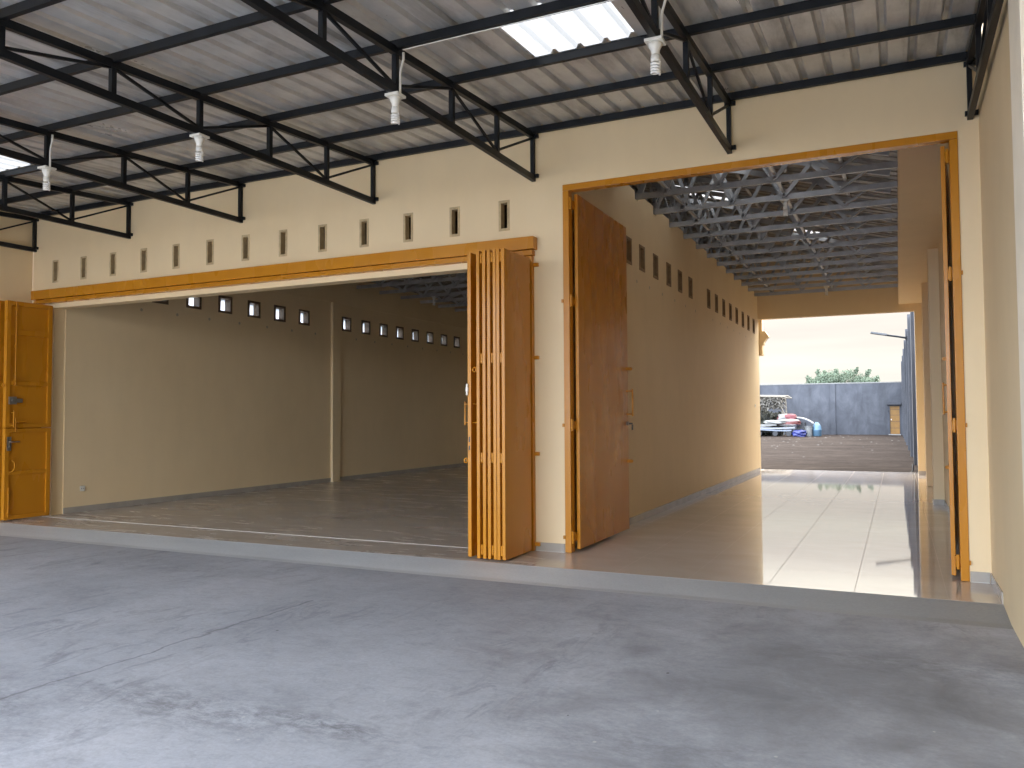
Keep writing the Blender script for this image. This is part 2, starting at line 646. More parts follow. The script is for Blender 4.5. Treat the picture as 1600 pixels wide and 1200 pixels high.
m = MB(); m.box(-13.29, .76, -16, -1.46, -.135, -.05)
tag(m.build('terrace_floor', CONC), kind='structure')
m = MB(); m.face([(-60, -60, -.06), (60, -60, -.06), (60, -16.001, -.06), (-60, -16.001, -.06)])
tag(m.build('forecourt_bounce', CONC), kind='structure')  # unseen pale ground added to bounce light up under the canopy
m = MB()
xs = [-13.29 + 14.05 * i / 60 for i in range(61)]
for a, b in zip(xs, xs[1:]):
    e = lambda x: -1.47 + .05 * noise.noise(Vector((x * .9, 0, 0)))
    m.face([(a, e(a), -.049), (b, e(b), -.049), (b, -.93, -.001), (a, -.93, -.001)])
    m.face([(a, -1.6, -.0493), (b, -1.6, -.0493), (b, e(b), -.049), (a, e(a), -.049)])
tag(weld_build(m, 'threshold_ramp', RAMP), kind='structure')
m = MB(); m.box(-13.29, .76, -.93, 15.9, -.12, 0)
tag(m.build('tiled_floor', TILE), kind='structure')

# ------------------------------------------------------------------ the building
HX0, HX1 = -12.70, -3.737          # hall
CX0, CX1 = -3.587, .70             # passage
YE = 15.0
RIDGE = -6.32
SL = .27
def roofz(x): return 5.23 + SL * (min(.07 - x, x + 12.71))

B = empty('warehouse_building', (-6.2, 0, 0), 'cream warehouse with orange folding doors, a tall orange gate and a row of vent slits', 'building')
BO = (-6.2, 0, 0)
slits = [(-12.7063 + .6978 * k) for k in range(13)]
m = MB()
holes = [(-12.72, -3.935, -.12, 3.45), (CX0 + .03, .58, -.12, 4.35)]
holes += [(x - .075, x + .075, 3.88, 4.26) for x in slits]
holed(m, 'x', -13.29, .76, -.11, 5.22, 0, .2, holes)
weld_build(m, 'facade_wall', WALL, B, BO)
for nm, y0, y1 in (('front_gable', .0, .2), ('rear_gable', YE, YE + .2)):
    m = MB()
    pts = [(-13.29, 5.22), (.76, 5.22), (.07, 5.225), (RIDGE, roofz(RIDGE) - .02), (-12.71, 5.225)]
    pts = [(-13.0, 5.224), (.3, 5.224), (RIDGE, roofz(RIDGE) - .03)]
    m.face([(x, y0, z) for x, z in pts]); m.face([(x, y1, z) for x, z in pts])
    for (a, b), (c, d) in zip(pts, pts[1:] + pts[:1]):
        m.face([(a, y0, b), (c, y0, d), (c, y1, d), (a, y1, b)])
    m.build('gable', WALL, B, BO)

# vent slits: a surround and a dark pane each
for x in slits:
    m = MB()
    for a, b, c, d in ((x - .075, x - .042, 3.88, 4.26), (x + .042, x + .075, 3.88, 4.26), (x - .042, x + .042, 3.88, 3.913), (x - .042, x + .042, 4.227, 4.26)):
        m.box(a, b, -.004, .15, c, d)
    fr = m.build('vent_window', STONE, B, BO, bevel=.003)
    m = MB(); m.box(x - .042, x + .042, .09, .096, 3.913, 4.227)
    m.build('pane', PANE, fr, BO)

# partition between hall and passage
pw = [1.05, 1.87, 2.70, 3.40, 4.19, 5.04, 5.85, 6.69, 8.35, 9.17, 10.0, 10.82, 11.66, 12.54, 13.40, 14.28]
ty = [1.07 + 1.04 * k for k in range(14)]
m = MB()
ph = [(y - .145, y + .145, 3.865, 4.265) for y in pw] + [(t - .09, t + .09, 4.93, 5.4) for t in ty]
holed(m, 'y', .2, YE, -.11, 5.06, HX1, CX0, ph)
m.cur = 1
for y in [a + .41 for a in pw]:
    for z in (3.66,):
        c = (CX0, y, z)
        i = len(m.v)
        for sgn, X in ((1, CX0 + .003), (-1, HX1 - .003)):
            m.face([(X, y + .028 * math.cos(t * math.pi / 5), z + .028 * math.sin(t * math.pi / 5)) for t in range(10)])
weld_build(m, 'partition_wall', [WALL, PLUG], B, BO)
for y in pw:
    m = MB()
    for a, b, c, d in ((y - .145, y - .105, 3.865, 4.265), (y + .105, y + .145, 3.865, 4.265), (y - .105, y + .105, 3.865, 3.905), (y - .105, y + .105, 4.225, 4.265)):
        m.box(HX1 - .012, CX0 + .012, a, b, c, d)
    fr = m.build('vent_window', VENTFR, B, BO, bevel=.003)
    m = MB(); m.box(-3.67, -3.664, y - .105, y + .105, 3.905, 4.225)
    m.build('pane', PANE, fr, BO)

# hall side wall with its clerestory windows
hw = [1.30, 2.13, 2.95, 3.79, 4.63, 5.45, 6.29, 7.93, 8.76, 9.58, 10.38, 11.19, 12.02, 12.85, 13.66]
m = MB()
holed(m, 'y', .2, YE, -.11, 5.22, -12.92, HX0, [(y - .19, y + .19, 3.79, 4.15) for y in hw])
m.cur = 1
for y in hw:
    m.face([(HX0 + .003, y + .41 + .03 * math.cos(t * math.pi / 5), 3.62 + .03 * math.sin(t * math.pi / 5)) for t in range(10)])
weld_build(m, 'side_wall', [WALL, PLUG], B, BO)
for y in hw:
    m = MB()
    for a, b, c, d in ((y - .19, y - .135, 3.79, 4.15), (y + .135, y + .19, 3.79, 4.15), (y - .135, y + .135, 3.79, 3.84), (y - .135, y + .135, 4.10, 4.15)):
        m.box(-12.925, HX0 + .012, a, b, c, d)
    fr = m.build('window', WOODFR, B, BO)
    m = MB(); m.box(-12.85, -12.842, y - .135, y + .135, 3.84, 4.10)
    m.build('pane', FROST, fr, BO)
m = MB(); m.box(HX0, HX0 + .07, 7.3, 7.6, 0, 4.45); m.build('pilaster', WALL, B, BO, bevel=.004)
m = MB(); m.box(HX0, HX0 + .015, .2, YE, 4.46, 4.93); m.build('ring_beam', WALL, B, BO)

# passage side, its soffit and pillar
m = MB(); m.box(CX1, CX1 + .2, .2, YE + .2, -.11, 5.0); m.build('side_wall', WALL, B, BO)
m = MB(); m.box(.065, CX1, .2, YE, 4.53, 4.66); m.box(.065, .16, .2, YE, 4.66, 5.16); m.build('soffit', WALL, B, BO)
for y0 in (7.2, 11.3):
    m = MB(); m.box(.53, CX1, y0, y0 + .3, 0, 4.53); m.build('pillar', WALL, B, BO, bevel=.004)
# rear wall with the open passage end
m = MB(); holed(m, 'x', -12.92, .9, -.11, 5.22, YE, YE + .2, [(CX0, .44, -.12, 4.33)])
weld_build(m, 'rear_wall', WALL, B, BO)
# moulded corbel on the rear corner
m = MB()
prof = [(-3.60, 3.31), (-3.50, 3.31), (-3.49, 3.36), (-3.50, 3.60), (-3.46, 3.63), (-3.45, 3.70), (-3.36, 3.82), (-3.33, 3.83), (-3.33, 3.88), (-3.42, 4.0), (-3.50, 4.0), (-3.50, 4.9), (-3.60, 4.9)]
m.face([(x, YE + .201, z) for x, z in prof]); m.face([(x, YE + .5, z) for x, z in prof])
for (a, b), (c, d) in zip(prof, prof[1:] + prof[:1]):
    m.face([(a, YE + .201, b), (c, YE + .201, d), (c, YE + .5, d), (a, YE + .5, b)])
m.build('corbel', WALL, B, BO)

# skirting tiles
for bx in ((HX0, HX0 + .012, .2, 7.3), (HX0, HX0 + .012, 7.6, YE), (CX0, CX0 + .012, .2, YE), (CX1 - .012, CX1, .2, 7.2), (HX0 + .012, HX1, YE - .012, YE), (HX1 - .012, HX1, .2, YE - .012)):
    m = MB(); m.box(*bx, .001, .10); m.build('skirting', SKIRT, B, BO)
for x0, x1 in ((-3.93, -3.56), (.585, .745)):
    m = MB(); m.box(x0, x1, -.012, 0, .001, .10); m.build('skirting', SKIRT, B, BO)
    m = MB(); m.box(x0, x1, -.014, -.0005, .0008, .004); m.build('grout_line', JOINT, B, BO)
m = MB(); m.box(.518, .53, 7.188, 7.5, .001, .10); m.box(.53, CX1 - .013, 7.188, 7.2, .001, .10); m.build('skirting', SKIRT, B, BO)
m = MB(); m.box(.44, .65, YE - .012, YE, .001, .10); m.build('skirting', SKIRT, B, BO)
# floor track of the folding doors
m = MB(); m.box(-12.7, -4.5, -.17, -.155, .0005, .004); m.build('floor_track', JOINT, B, BO)

# roof: two corrugated slopes with translucent sheets let in
def corr(mb, run0, run1, zf, y0, y1, pitch, h, along, n_run=1, skip=()):
    """Trapezoid sheet. Ribs run along 'run' (x if along == 'x'), repeat every pitch along the other axis."""
    prof = []
    k = math.floor(y0 / pitch)
    while k * pitch < y1:
        b = k * pitch
        for off, z in ((0, 0), (.62, 0), (.70, 1), (.86, 1), (.94, 0), (1, 0)):
            p = b + off * pitch
            if y0 <= p <= y1 and (not prof or p > prof[-1][0] + 1e-6):
                prof.append((p, z * h))
        k += 1
    runs = [run0 + (run1 - run0) * i / n_run for i in range(n_run + 1)]
    for (p, zp), (q, zq) in zip(prof, prof[1:]):
        for a, b in zip(runs, runs[1:]):
            mid = ((a + b) / 2, (p + q) / 2)
            if along == 'x':
                pts = [(a, p, zf(a) + zp), (b, p, zf(b) + zp), (b, q, zf(b) + zq), (a, q, zf(a) + zq)]
            else:
                pts = [(p, a, zf(a) + zp), (p, b, zf(b) + zp), (q, b, zf(b) + zq), (q, a, zf(a) + zq)]
            inside = any(s[0] <= (mid[0] if along == 'x' else mid[1]) <= s[1] and s[2] <= (mid[1] if along == 'x' else mid[0]) <= s[3] for s in skip)
            mb.cur = 1 if inside else 0
            mb.face(pts)
    mb.cur = 0

lights = [(-4.0, -2.9, 7.5, 8.25), (-2.0, -1.3, 9.75, 10.5), (-3.4, -.8, 2.6, 3.6), (-3.4, -2.3, 4.25, 5.2)]  # last two are unseen, added to light the passage wall from above
def split_build(mb, name, mats, parent, org, sub):
    a, b = MB(), MB()
    for f, mi in zip(mb.f, mb.mi):
        (b if mi else a).face([mb.v[i] for i in f])
    r = weld_build(a, name, mats[0], parent, org)
    if b.f:
        # one mesh for each separate panel
        groups = []
        for f in b.f:
            c = sum((Vector(b.v[i]) for i in f), Vector()) / len(f)
            for g in groups:
                if any((c - d).length < .45 for d in g[0]):
                    g[0].append(c); g[1].append(f); break
            else:
                groups.append(([c], [f]))
        for _, fs in groups:
            q = MB()
            for f in fs: q.face([b.v[i] for i in f])
            weld_build(q, sub, mats[1], r, org)
    return r
m = MB()
corr(m, RIDGE, .95, roofz, -.05, YE + .5, .25, .03, 'x', 36, lights)
split_build(m, 'roof', [SHEET2, SKYL], B, BO, 'skylight')
m = MB()
corr(m, -13.3, RIDGE, roofz, -.05, YE + .5, .25, .03, 'x', 1)
split_build(m, 'roof', [SHEET2, SKYL], B, BO, 'skylight')
# battens under the sheets
for k in range(8):
    x = .2 - k * .9
    m = MB(); m.bar((x, .25, roofz(x) - .03), (x, YE - .05, roofz(x) - .03), .05, .04); m.build('batten', STEEL, B, BO)

# light steel roof trusses
NP = 8
for ti, y in enumerate(ty):
    xl, xr, zb = -12.72, .07, 4.985
    m = MB()
    def chan(p, q, h=.085):
        # an open C section
        p, q = Vector(p), Vector(q)
        m.bar(p, q, .006, h)
        d = (q - p).normalized(); u = Vector((0, 1, 0)).cross(d).normalized()
        if u.z < 0: u = -u
        for sg in (1, -1):
            o = u * sg * (h / 2 - .003) + Vector((0, .018, 0))
            m.bar(p + o, q + o, .036, .006)
    chan((xl, y, zb), (xr, y, zb))
    T = m.build('roof_truss', STEEL, B, BO)
    m = MB(); tz = lambda x: roofz(x) - .10
    chan((xl + .1, y, tz(xl + .1)), (RIDGE, y, tz(RIDGE))); chan((RIDGE, y, tz(RIDGE)), (xr - .1, y, tz(xr - .1)))
    m.build('top_chord', STEEL, T, BO)
    dx = (xr - RIDGE) / NP
    lat = MB()
    for sgn in (1, -1):
        for k in range(NP):
            x0 = xr - dx * k if sgn > 0 else xl + dx * k
            xm = x0 - sgn * dx / 2
            x1 = x0 - sgn * dx
            for pa, pb in (((x0, zb), (xm, tz(xm))), ((xm, tz(xm)), (x1, zb))):
                if k == 0 and pa[0] == x0: continue
                P0, P1 = (pa[0], y - .024, pa[1]), (pb[0], y - .024, pb[1])
                if sgn > 0 and k < 5 and ti > 0:
                    w = MB(); w.bar(P0, P1, .034, .058, (1, 0, .3)); w.build('web_bar', STEEL, T, BO)
                else:
                    lat.bar(P0, P1, .034, .058, (1, 0, .3))
    lat.build('web_lattice', STEEL, T, BO)
# long bracing lines under the trusses of the passage
for x in (-1.53, -3.1):
    m = MB(); m.bar((x, .4, 5.045), (x, YE - .05, 5.045), .05, .028); m.build('roof_brace', STEEL, B, BO)

# header over the folding doors
m = MB(); m.box(-13.16, -3.89, -.12, -.001, 3.60, 3.752); m.build('header_track', ORANGE, B, BO, bevel=.006)
m = MB(); m.box(-13.12, -3.92, -.085, -.001, 3.565, 3.594); m.box(-13.12, -3.92, -.10, -.001, 3.53, 3.562); m.build('track_rail', ORANGE, B, BO, bevel=.004)
m = MB(); m.box(-4.03, -3.937, -.06, .10, .002, 3.528); post = m.build('door_frame', ORANGE, B, BO, bevel=.004)
for z in (3.42, 2.30, 1.15, .08):
    m = MB(); m.box(-3.936, -3.87, -.035, -.002, z - .022, z + .022); m.build('frame_lug', ORANGE, post, BO, bevel=.003)
    m = MB(); m.tube([(-4.045, -.075, z - .06), (-4.045, -.075, z + .06)], .013, 10); m.build('hinge', ORANGE, post, BO)

# folding leaves, right-hand stack
def leaf(x0, x1, y0, y1, z0=.022, z1=3.47, bev=.004):
    m = MB(); m.box(x0, x1, y0, y1, z0, z1)
    return m.build('door_leaf', ORANGE, B, BO, bevel=bev)
HZ = (3.38, 2.25, 1.14, .12)
lead = leaf(-4.412, -4.368, -.81, -.16)
edges = [(-4.270, -4.232), (-4.197, -4.158), (-4.134, -4.096), (-4.064, -4.027), (-4.019, -3.981), (-3.957, -3.919)]
lv = [leaf(a, b, -.862 + .004 * (i % 2), -.17 + .006 * (i % 3)) for i, (a, b) in enumerate(edges)]
for i, (a, b) in ((0, (-4.232, -4.197)), (2, (-4.096, -4.064)), (4, (-3.981, -3.957))):
    for z in HZ:
        m = MB(); xm = (a + b) / 2
        m.tube([(xm, -.845, z - .055), (xm, -.845, z - .002)], .013, 10)
        m.tube([(xm, -.845, z + .002), (xm, -.845, z + .055)], .013, 10)
        m.box(a - .002, b + .002, -.84, -.836, z - .05, z + .05)
        m.build('hinge', ORANGE, lv[i], BO)
def dhandle(parent, X, sx, y, z0, z1, r=.008, off=.06, mat=ORANGE):
    m = MB()
    m.tube([(X + sx * off, y, z0 - .03), (X + sx * off, y, z1 + .03)], r, 10)
    for z in (z0, z1):
        m.tube([(X, y, z), (X + sx * off, y, z)], r * .8, 8)
    return m.build('handle', mat, parent, BO)
dhandle(lead, -4.368, 1, -.76, 1.53, 1.74)
dhandle(lead, -4.412, -1, -.76, 1.53, 1.74)
m = MB(); m.box(-4.42, -4.40, -.835, -.79, 1.84, 1.97); m.box(-4.43, -4.395, -.825, -.811, 1.88, 1.93); m.build('lock', WHITE, lead, BO, bevel=.003)
m = MB(); m.box(-4.398, -4.382, -.813, -.8095, 1.22, 1.27); m.box(-4.398, -4.382, -.813, -.8095, 1.31, 1.37); m.build('keyhole', DARK, lead, BO)
def ring(parent, X, sx, y, z):
    m = MB()
    pts = [(X + sx * (.035 + .02 * math.cos(t)), y, z + .026 * math.sin(t)) for t in [i * math.pi / 6 for i in range(13)]]
    m.tube(pts, .008, 8); m.tube([(X, y, z), (X + sx * .016, y, z)], .009, 8)
    m.build('padlock_eye', ORANGE, parent, BO)
ring(lead, -4.368, 1, -.79, 2.13)
ring(lead, -4.412, -1, -.79, 1.10)

# folding leaves, left-hand stack; the nearest carries the wicket hardware
for x0, x1, y0 in ((-12.90, -12.862, -.90), (-12.835, -12.80, -.915), (-12.785, -12.75, -.91)):
    lf = leaf(x0, x1, y0, -.17)
    for z in HZ:
        m = MB(); m.tube([(x1 + .012, y0 + .02, z - .05), (x1 + .012, y0 + .02, z + .05)], .012, 10); m.build('hinge', ORANGE, lf, BO)
WX = -12.64
m = MB()
m.box(WX - .04, WX, -.86, -.10, .022, 1.452); m.box(WX - .04, WX, -.86, -.10, 1.460, 3.47)
wl = m.build('door_leaf', ORANGE, B, BO, bevel=.004)
def fr_bar(*a):
    m = MB(); m.box(*a); m.build('panel_rail', ORANGE, wl, BO, bevel=.004)
for z0, z1 in ((.022, 1.448), (1.464, 3.47)):
    fr_bar(WX + .0005, WX + .032, -.86, -.79, z0, z1)
    fr_bar(WX + .0005, WX + .032, -.17, -.10, z0, z1)
for z0, z1 in ((.022, .09), (.72, .78), (1.39, 1.448), (1.464, 1.53), (2.13, 2.2), (2.93, 3.02), (3.40, 3.47)):
    fr_bar(WX + .0005, WX + .030, -.789, -.171, z0, z1)
m = MB(); m.tube([(WX + .045, -.72, 2.13), (WX + .045, -.72, 3.45)], .009, 8)
for z in (2.2, 2.75, 3.35): m.box(WX + .02, WX + .052, -.735, -.705, z - .02, z + .02)
m.tube([(WX + .045, -.72, 2.13), (WX + .06, -.62, 2.11)], .008, 8)
m.build('slide_bolt', ORANGE, wl, BO)
m = MB(); m.tube([(WX + .045, -.80, .06), (WX + .045, -.80, .52)], .009, 8)
for z in (.12, .45): m.box(WX + .02, WX + .055, -.815, -.785, z - .02, z + .02)
m.build('slide_bolt', ORANGE, wl, BO)
m = MB(); m.box(WX + .022, WX + .06, -.82, -.70, 1.83, 1.95); m.tube([(WX + .06, -.76, 1.89), (WX + .075, -.76, 1.89)], .025, 12); m.box(WX + .022, WX + .05, -.70, -.60, 1.86, 1.92)
m.build('lock', CHROME, wl, BO, bevel=.003)
m = MB(); m.box(WX + .022, WX + .035, -.83, -.76, 1.10, 1.32); m.tube([(WX + .035, -.79, 1.24), (WX + .07, -.79, 1.24), (WX + .07, -.65, 1.24)], .010, 8); m.tube([(WX + .03, -.79, 1.16), (WX + .05, -.79, 1.16)], .018, 10)
m.build('lever_lock', CHROME, wl, BO, bevel=.002)
dhandle(wl, WX + .022, 1, -.76, 1.50, 1.70)
m = MB(); m.tube([(WX + .04, -.70, 1.40), (WX + .04, -.70, 1.62)], .008, 8); m.tube([(WX + .04, -.70, 1.55), (WX + .05, -.55, 1.56)], .011, 8); m.build('latch', ORANGE, wl, BO)
m = MB(); m.box(WX + .021, WX + .032, -.80, -.66, .98, 1.0); m.tube([(WX + .03, -.74, .95), (WX + .06, -.72, .90), (WX + .06, -.72, .82), (WX + .03, -.74, .77)], .009, 8); m.build('latch', ORANGE, wl, BO)
ring(wl, WX - .04, 1, -.88, 2.13)

# the tall gate of the passage
m = MB()
m.box(-3.553, -3.478, -.012, .11, .004, 4.272); gl = m.build('gate_frame', ORANGE, B, BO, bevel=.004)
m = MB(); m.box(.505, .578, -.012, .11, .004, 4.272); gr = m.build('gate_frame', ORANGE, B, BO, bevel=.004)
m = MB(); m.box(-3.553, .578, -.013, .11, 4.274, 4.348); m.build('gate_frame', ORANGE, B, BO, bevel=.004)
Lg = leaf(-3.455, -3.415, .12, 2.05, .03, 4.255)
m = MB(); m.bar((.452, .12, 2.1425), (.605, 2.045, 2.1425), .04, 4.225); Rg = m.build('door_leaf', ORANGE, B, BO, bevel=.004)
for X, pr_, xa, xb in ((-3.467, gl, -3.478, -3.455), (.485, gr, .464, .506)):
    for z in (4.12, 2.96, 1.49, .18):
        m = MB(); m.box(xa, xb, .02, .14, z - .05, z + .05)
        m.tube([(X, .012, z - .07), (X, .012, z + .07)], .014, 10)
        m.build('hinge', ORANGE, pr_, BO)
for z in (2.96, 1.49, .18):
    m = MB(); m.box(-3.575, -3.5535, -.025, -.001, z - .02, z + .02); m.build('frame_lug', ORANGE, gl, BO, bevel=.003)
    m = MB(); m.box(.5785, .592, -.025, -.001, z - .02, z + .02); m.build('frame_lug', ORANGE, gr, BO, bevel=.003)
for X, sx, g in ((-3.415, 1, Lg), (.575, -1, Rg)):
    dhandle(g, X, sx, 1.97, 1.62, 1.94, .012, .09)
    for z in (2.25, .97):
        m = MB(); m.box(min(X, X + sx * .07), max(X, X + sx * .07), 1.965, 1.975, z - .022, z + .022); m.tube([(X + sx * .07, 1.962, z), (X + sx * .07, 1.978, z)], .022, 12); m.build('padlock_eye', ORANGE, g, BO)
m = MB(); m.tube([(-3.415, 1.98, 1.49), (-3.385, 1.98, 1.49)], .028, 14); m.build('lock', CHROME, Lg, BO)
m = MB(); m.box(-3.385, -3.33, 1.978, 1.983, 1.475, 1.50); m.box(-3.345, -3.325, 1.972, 1.99, 1.40, 1.475); m.build('key', DARK, Lg, BO, bevel=.002)

# ------------------------------------------------------------------ side walls of the terrace
RWo = (.9, -4, 0)
RW = empty('boundary_wall', RWo, 'cream rendered wall closing the terrace on the right, with a paler pilaster', 'wall')
m = MB(); m.box(.76, .95, -20.0, 0, -.14, 5.3); m.build('wall_body', WALL, RW, RWo)  # stretch beyond the view lengthened to block sky on the right
m = MB(); m.box(.77, .95, -22.0, -10.2, 5.301, 10); m.build('sky_blocker_wall', WALL, RW, RWo)  # unseen section added on top to block sky at front right
m = MB(); m.box(.70, .76, -3.35, -2.86, -.05, 5.0); m.build('pilaster', plain('pale_cream', (.95, .86, .70), .5, 0, .05, 3), RW, RWo, bevel=.006)  # pilaster has a paler base colour than the wall body
m = MB(); m.box(.748, .76, -.93, -.014, .001, .10); m.build('skirting', SKIRT, RW, RWo)
LWo = (-13.4, -4, 0)
m = MB(); m.box(-13.48, -13.291, -14, 0, -.14, 5.3)  # lengthened forward out of view to darken the left side
tag(m.build('boundary_wall', WALL, None, LWo), 'plain cream wall behind the left stack of folding door leaves', 'wall')

# ------------------------------------------------------------------ canopy over the terrace
CO = (-6.3, -4.5, 4.4)
CAN = empty('terrace_canopy', CO, 'black steel lattice canopy carrying corrugated metal sheets over the terrace', 'canopy')
TOP = lambda y: 5.0 + .06 * y
YB = -8.3
YR = -9.8
def make_truss():
    m = MB()
    m.bar((0, 0, TOP(0)), (0, YR, TOP(YR)), .05, .07)
    t = m.build('truss', BLACK, CAN)
    m = MB(); m.bar((0, -.0, 4.475), (0, YB, 4.44), .05, .07); m.build('bottom_chord', BLACK, t)
    for k in range(9):
        y = -k * 1.0 - (.03 if k == 0 else 0)
        zb = 4.475 - .035 * k / 8.8 + .03
        if y < YB or TOP(y) - zb < .08: continue
        m = MB(); m.bar((0, y, zb), (0, y, TOP(y) - .03), .045, .05); m.build('post', BLACK, t)
        if y - 1 >= YB and TOP(y - 1) - zb > .12:
            a, b = (y, TOP(y) - .03), (y - 1, zb + .01)
            if k % 2: a, b = (y, zb + .01), (y - 1, TOP(y - 1) - .03)
            m = MB(); m.bar((0, a[0], a[1]), (0, b[0], b[1]), .022, .026); m.build('diagonal', BLACK, t)
    for z in (4.985, 4.50):
        m = MB(); m.box(-.045, .07, -.035, -.001, z - .022, z + .022); m.build('wall_bracket', BLACK, t)
    return t
t0 = make_truss()
txs = [-13.2634 + 2.3337 * k for k in range(7)]
txs[6] = .69
txs[0] = -13.22
for i, x in enumerate(txs):
    t = t0 if i == 0 else copy_tree(t0, CAN)
    t.location = (x - CO[0], -CO[1], -CO[2])
for k in range(10):
    y = -.06 if k == 0 else -k * 1.0
    m = MB(); m.box(-13.285, .755, y - .022, y + .022, TOP(y) + .012, TOP(y) + .088)
    m.build('purlin', BLACK, CAN, CO)
m = MB()
sheetz = lambda y: TOP(y) + .092
corr(m, YR - .3, .03, sheetz, -13.285, .755, .25, .040, 'y', 44,
     [(-2.93, -2.04, -3.0, -2.1), (-10.95, -10.1, -3.0, -2.1)])
split_build(m, 'roof_sheet', [SHEET, SKYL], CAN, CO, 'skylight_panel')

# ------------------------------------------------------------------ lamps
def make_lamp(label, group, conduit=True, s=1.0):
    L0 = empty('ceiling_lamp', (0, 0, 0), label, 'lamp', group)
    m = MB()
    m.box(-.065 * s, .065 * s, -.065 * s, .065 * s, -.022 * s, 0)
    m.build('base_plate', WHITE, L0, bevel=.004)
    m = MB()
    m.lathe([(.05 * s, -.022 * s), (.045 * s, -.05 * s), (.032 * s, -.075 * s), (.030 * s, -.10 * s), (.026 * s, -.105 * s)], n=20)
    m.build('holder', WHITE, L0, smooth=True)
    m = MB()
    m.lathe([(.026 * s, -.106 * s), (.033 * s, -.112 * s), (.034 * s, -.15 * s), (.028 * s, -.158 * s)], n=20)
    bu = m.build('bulb', WHITE, L0, smooth=True)
    m = MB()
    N = 70
    pts = [(.030 * s * math.cos(t * 8.2 * math.pi / N), .030 * s * math.sin(t * 8.2 * math.pi / N), (-.162 - .085 * t / N) * s) for t in range(N + 1)]
    m.tube(pts, .0085 * s, 8)
    m.build('spiral_tube', TUBEW, bu, smooth=True)
    if conduit:
        m = MB()
        m.tube([(.05, .0, -.01), (.052, .0, .18), (.06, .0, .22), (.085, .0, .30), (.085, .0, .36)], .011, 8)
        m.build('conduit', WHITE, L0, smooth=True)
    return L0
labs = ['spiral lamp on the truss left of the left skylight, its kinked white conduit beside the post',
        'spiral lamp under the second truss from the left with a hanging lamp, no skylight near it',
        'spiral lamp on the truss that ends above the right folding door stack',
        'spiral lamp nearest the camera, just right of the large bright skylight']
labs[0] = 'spiral lamp farthest from the tall gate, beside the left skylight'
labs[1] = 'spiral lamp hanging second along the canopy from the left skylight'
gL = 'spiral lamps hanging under the canopy trusses'
for i, x in enumerate(txs[2:6]):
    l = make_lamp(labs[i], gL, i != 1, 1.05)
    l.location = (x, -3.0, 4.428)
m = MB()
def sag(x, k): return 4.845
m.tube([(txs[2] + .08, -2.955, 4.79), (-6.3, -2.955, 4.838), (txs[4] + .08, -2.955, 4.79), (-2.8, -2.955, 4.838), (txs[5] + .08, -2.955, 4.79)], .008, 8)
m2 = MB()
m2.tube([(txs[4] + .07, -2.985, 4.822), (-3.2, -2.985, 4.824), (-2.3, -2.985, 4.820), (txs[5] + .05, -2.985, 4.822)], .005, 8)
tag(m2.build('cable_conduit', WHITE, None, (-2.8, -2.985, 4.822)) , 'thin white conduit under a black purlin beside the large skylight', 'conduit')
l = make_lamp('spiral lamp under the steel trusses of the passage, nearer the tall gate', 'spiral lamps inside the building', False)
l.location = (-1.52, 4.23, 4.94)
l = make_lamp('small far spiral lamp at the yard end of the passage ceiling', 'spiral lamps inside the building', False)
l.location = (-1.62, 13.55, 4.94)
l = make_lamp('spiral lamp under the dark trusses of the hall', 'spiral lamps inside the building', False)
l.location = (-11.6, 10.43, 4.94)

def plate(name, x, y, z, sx, label, cat):
    m = MB(); m.box(min(x, x + sx * .012), max(x, x + sx * .012), y - .045, y + .045, z - .045, z + .045)
    o = m.build(name, WHITE, None, (x, y, z), bevel=.004)
    m = MB()
    for dy in (-.018, .018):
        m.tube([(x + sx * .012, y + dy, z), (x + sx * .0135, y + dy, z)], .008, 10)
    m.build('contact', DARK, o, (x, y, z))
    tag(o, label, cat)
plate('wall_socket', HX0, .55, .40, 1, 'small wall socket low on the hall wall beside the left door stack', 'socket')
plate('light_switch', CX0, 14.3, 1.85, 1, 'small switch plate at the yard end of the passage wall', 'switch')

# ------------------------------------------------------------------ the yard beyond
YW = 64.0
def ywx(y): return .46 - (y - 16) * .005
o0 = (-10, YW, -.1)
YB_ = empty('yard_wall', o0, 'blotchy grey blue rendered wall across the far end of the yard', 'wall')
m = MB(); holed(m, 'x', -40, .9, -.2, 4.15, YW, YW + .2, [(-.66, .12, -.21, 2.28)])
weld_build(m, 'wall_body', YWALL, YB_, o0)
m = MB(); m.box(-40, .9, YW - .02, YW + .22, 4.152, 4.24); m.build('coping', plain('pale_coping', (.17, .165, .15), .8), YB_, o0)
m = MB(); m.box(-5.15, -4.75, YW - .10, YW - .001, -.2, 4.15); m.build('pilaster', YWALL, YB_, o0)
m = MB(); m.box(-.85, .2, YW - .35, YW - .001, 2.36, 2.56); m.build('door_lintel', YWALL, YB_, o0)
m = MB(); m.box(-.62, .08, YW + .06, YW + .10, -.02, 2.24); yd = m.build('door', plain('ochre_door', (.21, .105, .02), .5, 0, .1, 4), YB_, o0)
m = MB(); m.box(-.66, -.622, YW + .002, YW + .12, -.19, 2.279); m.box(.082, .12, YW + .002, YW + .12, -.19, 2.279); m.box(-.621, .081, YW + .002, YW + .12, 2.242, 2.279)
m.box(-.621, .081, YW + .105, YW + .14, -.19, 2.24); m.build('door_frame', DARK, YB_, o0)
for z in (.45, .98, 1.5, 1.95):
    m = MB(); m.box(-.59, .09, YW + .052, YW + .0595, z, z + .025); m.build('groove', DARK, yd, o0)
m = MB(); m.box(-.57, -.5, YW + .0, YW + .058, 1.1, 1.2); m.build('handle', WHITE, yd, o0)
m = MB(); m.box(-.75, .14, YW - .25, YW - .001, -.16, -.03); m.build('door_step', plain('step_cement', (.25, .24, .22), .8), YB_, o0)
m = MB(); m.box(-.78, -.70, YW - .03, YW - .001, 1.75, 1.9); m.build('switch_box', DARK, YB_, o0)

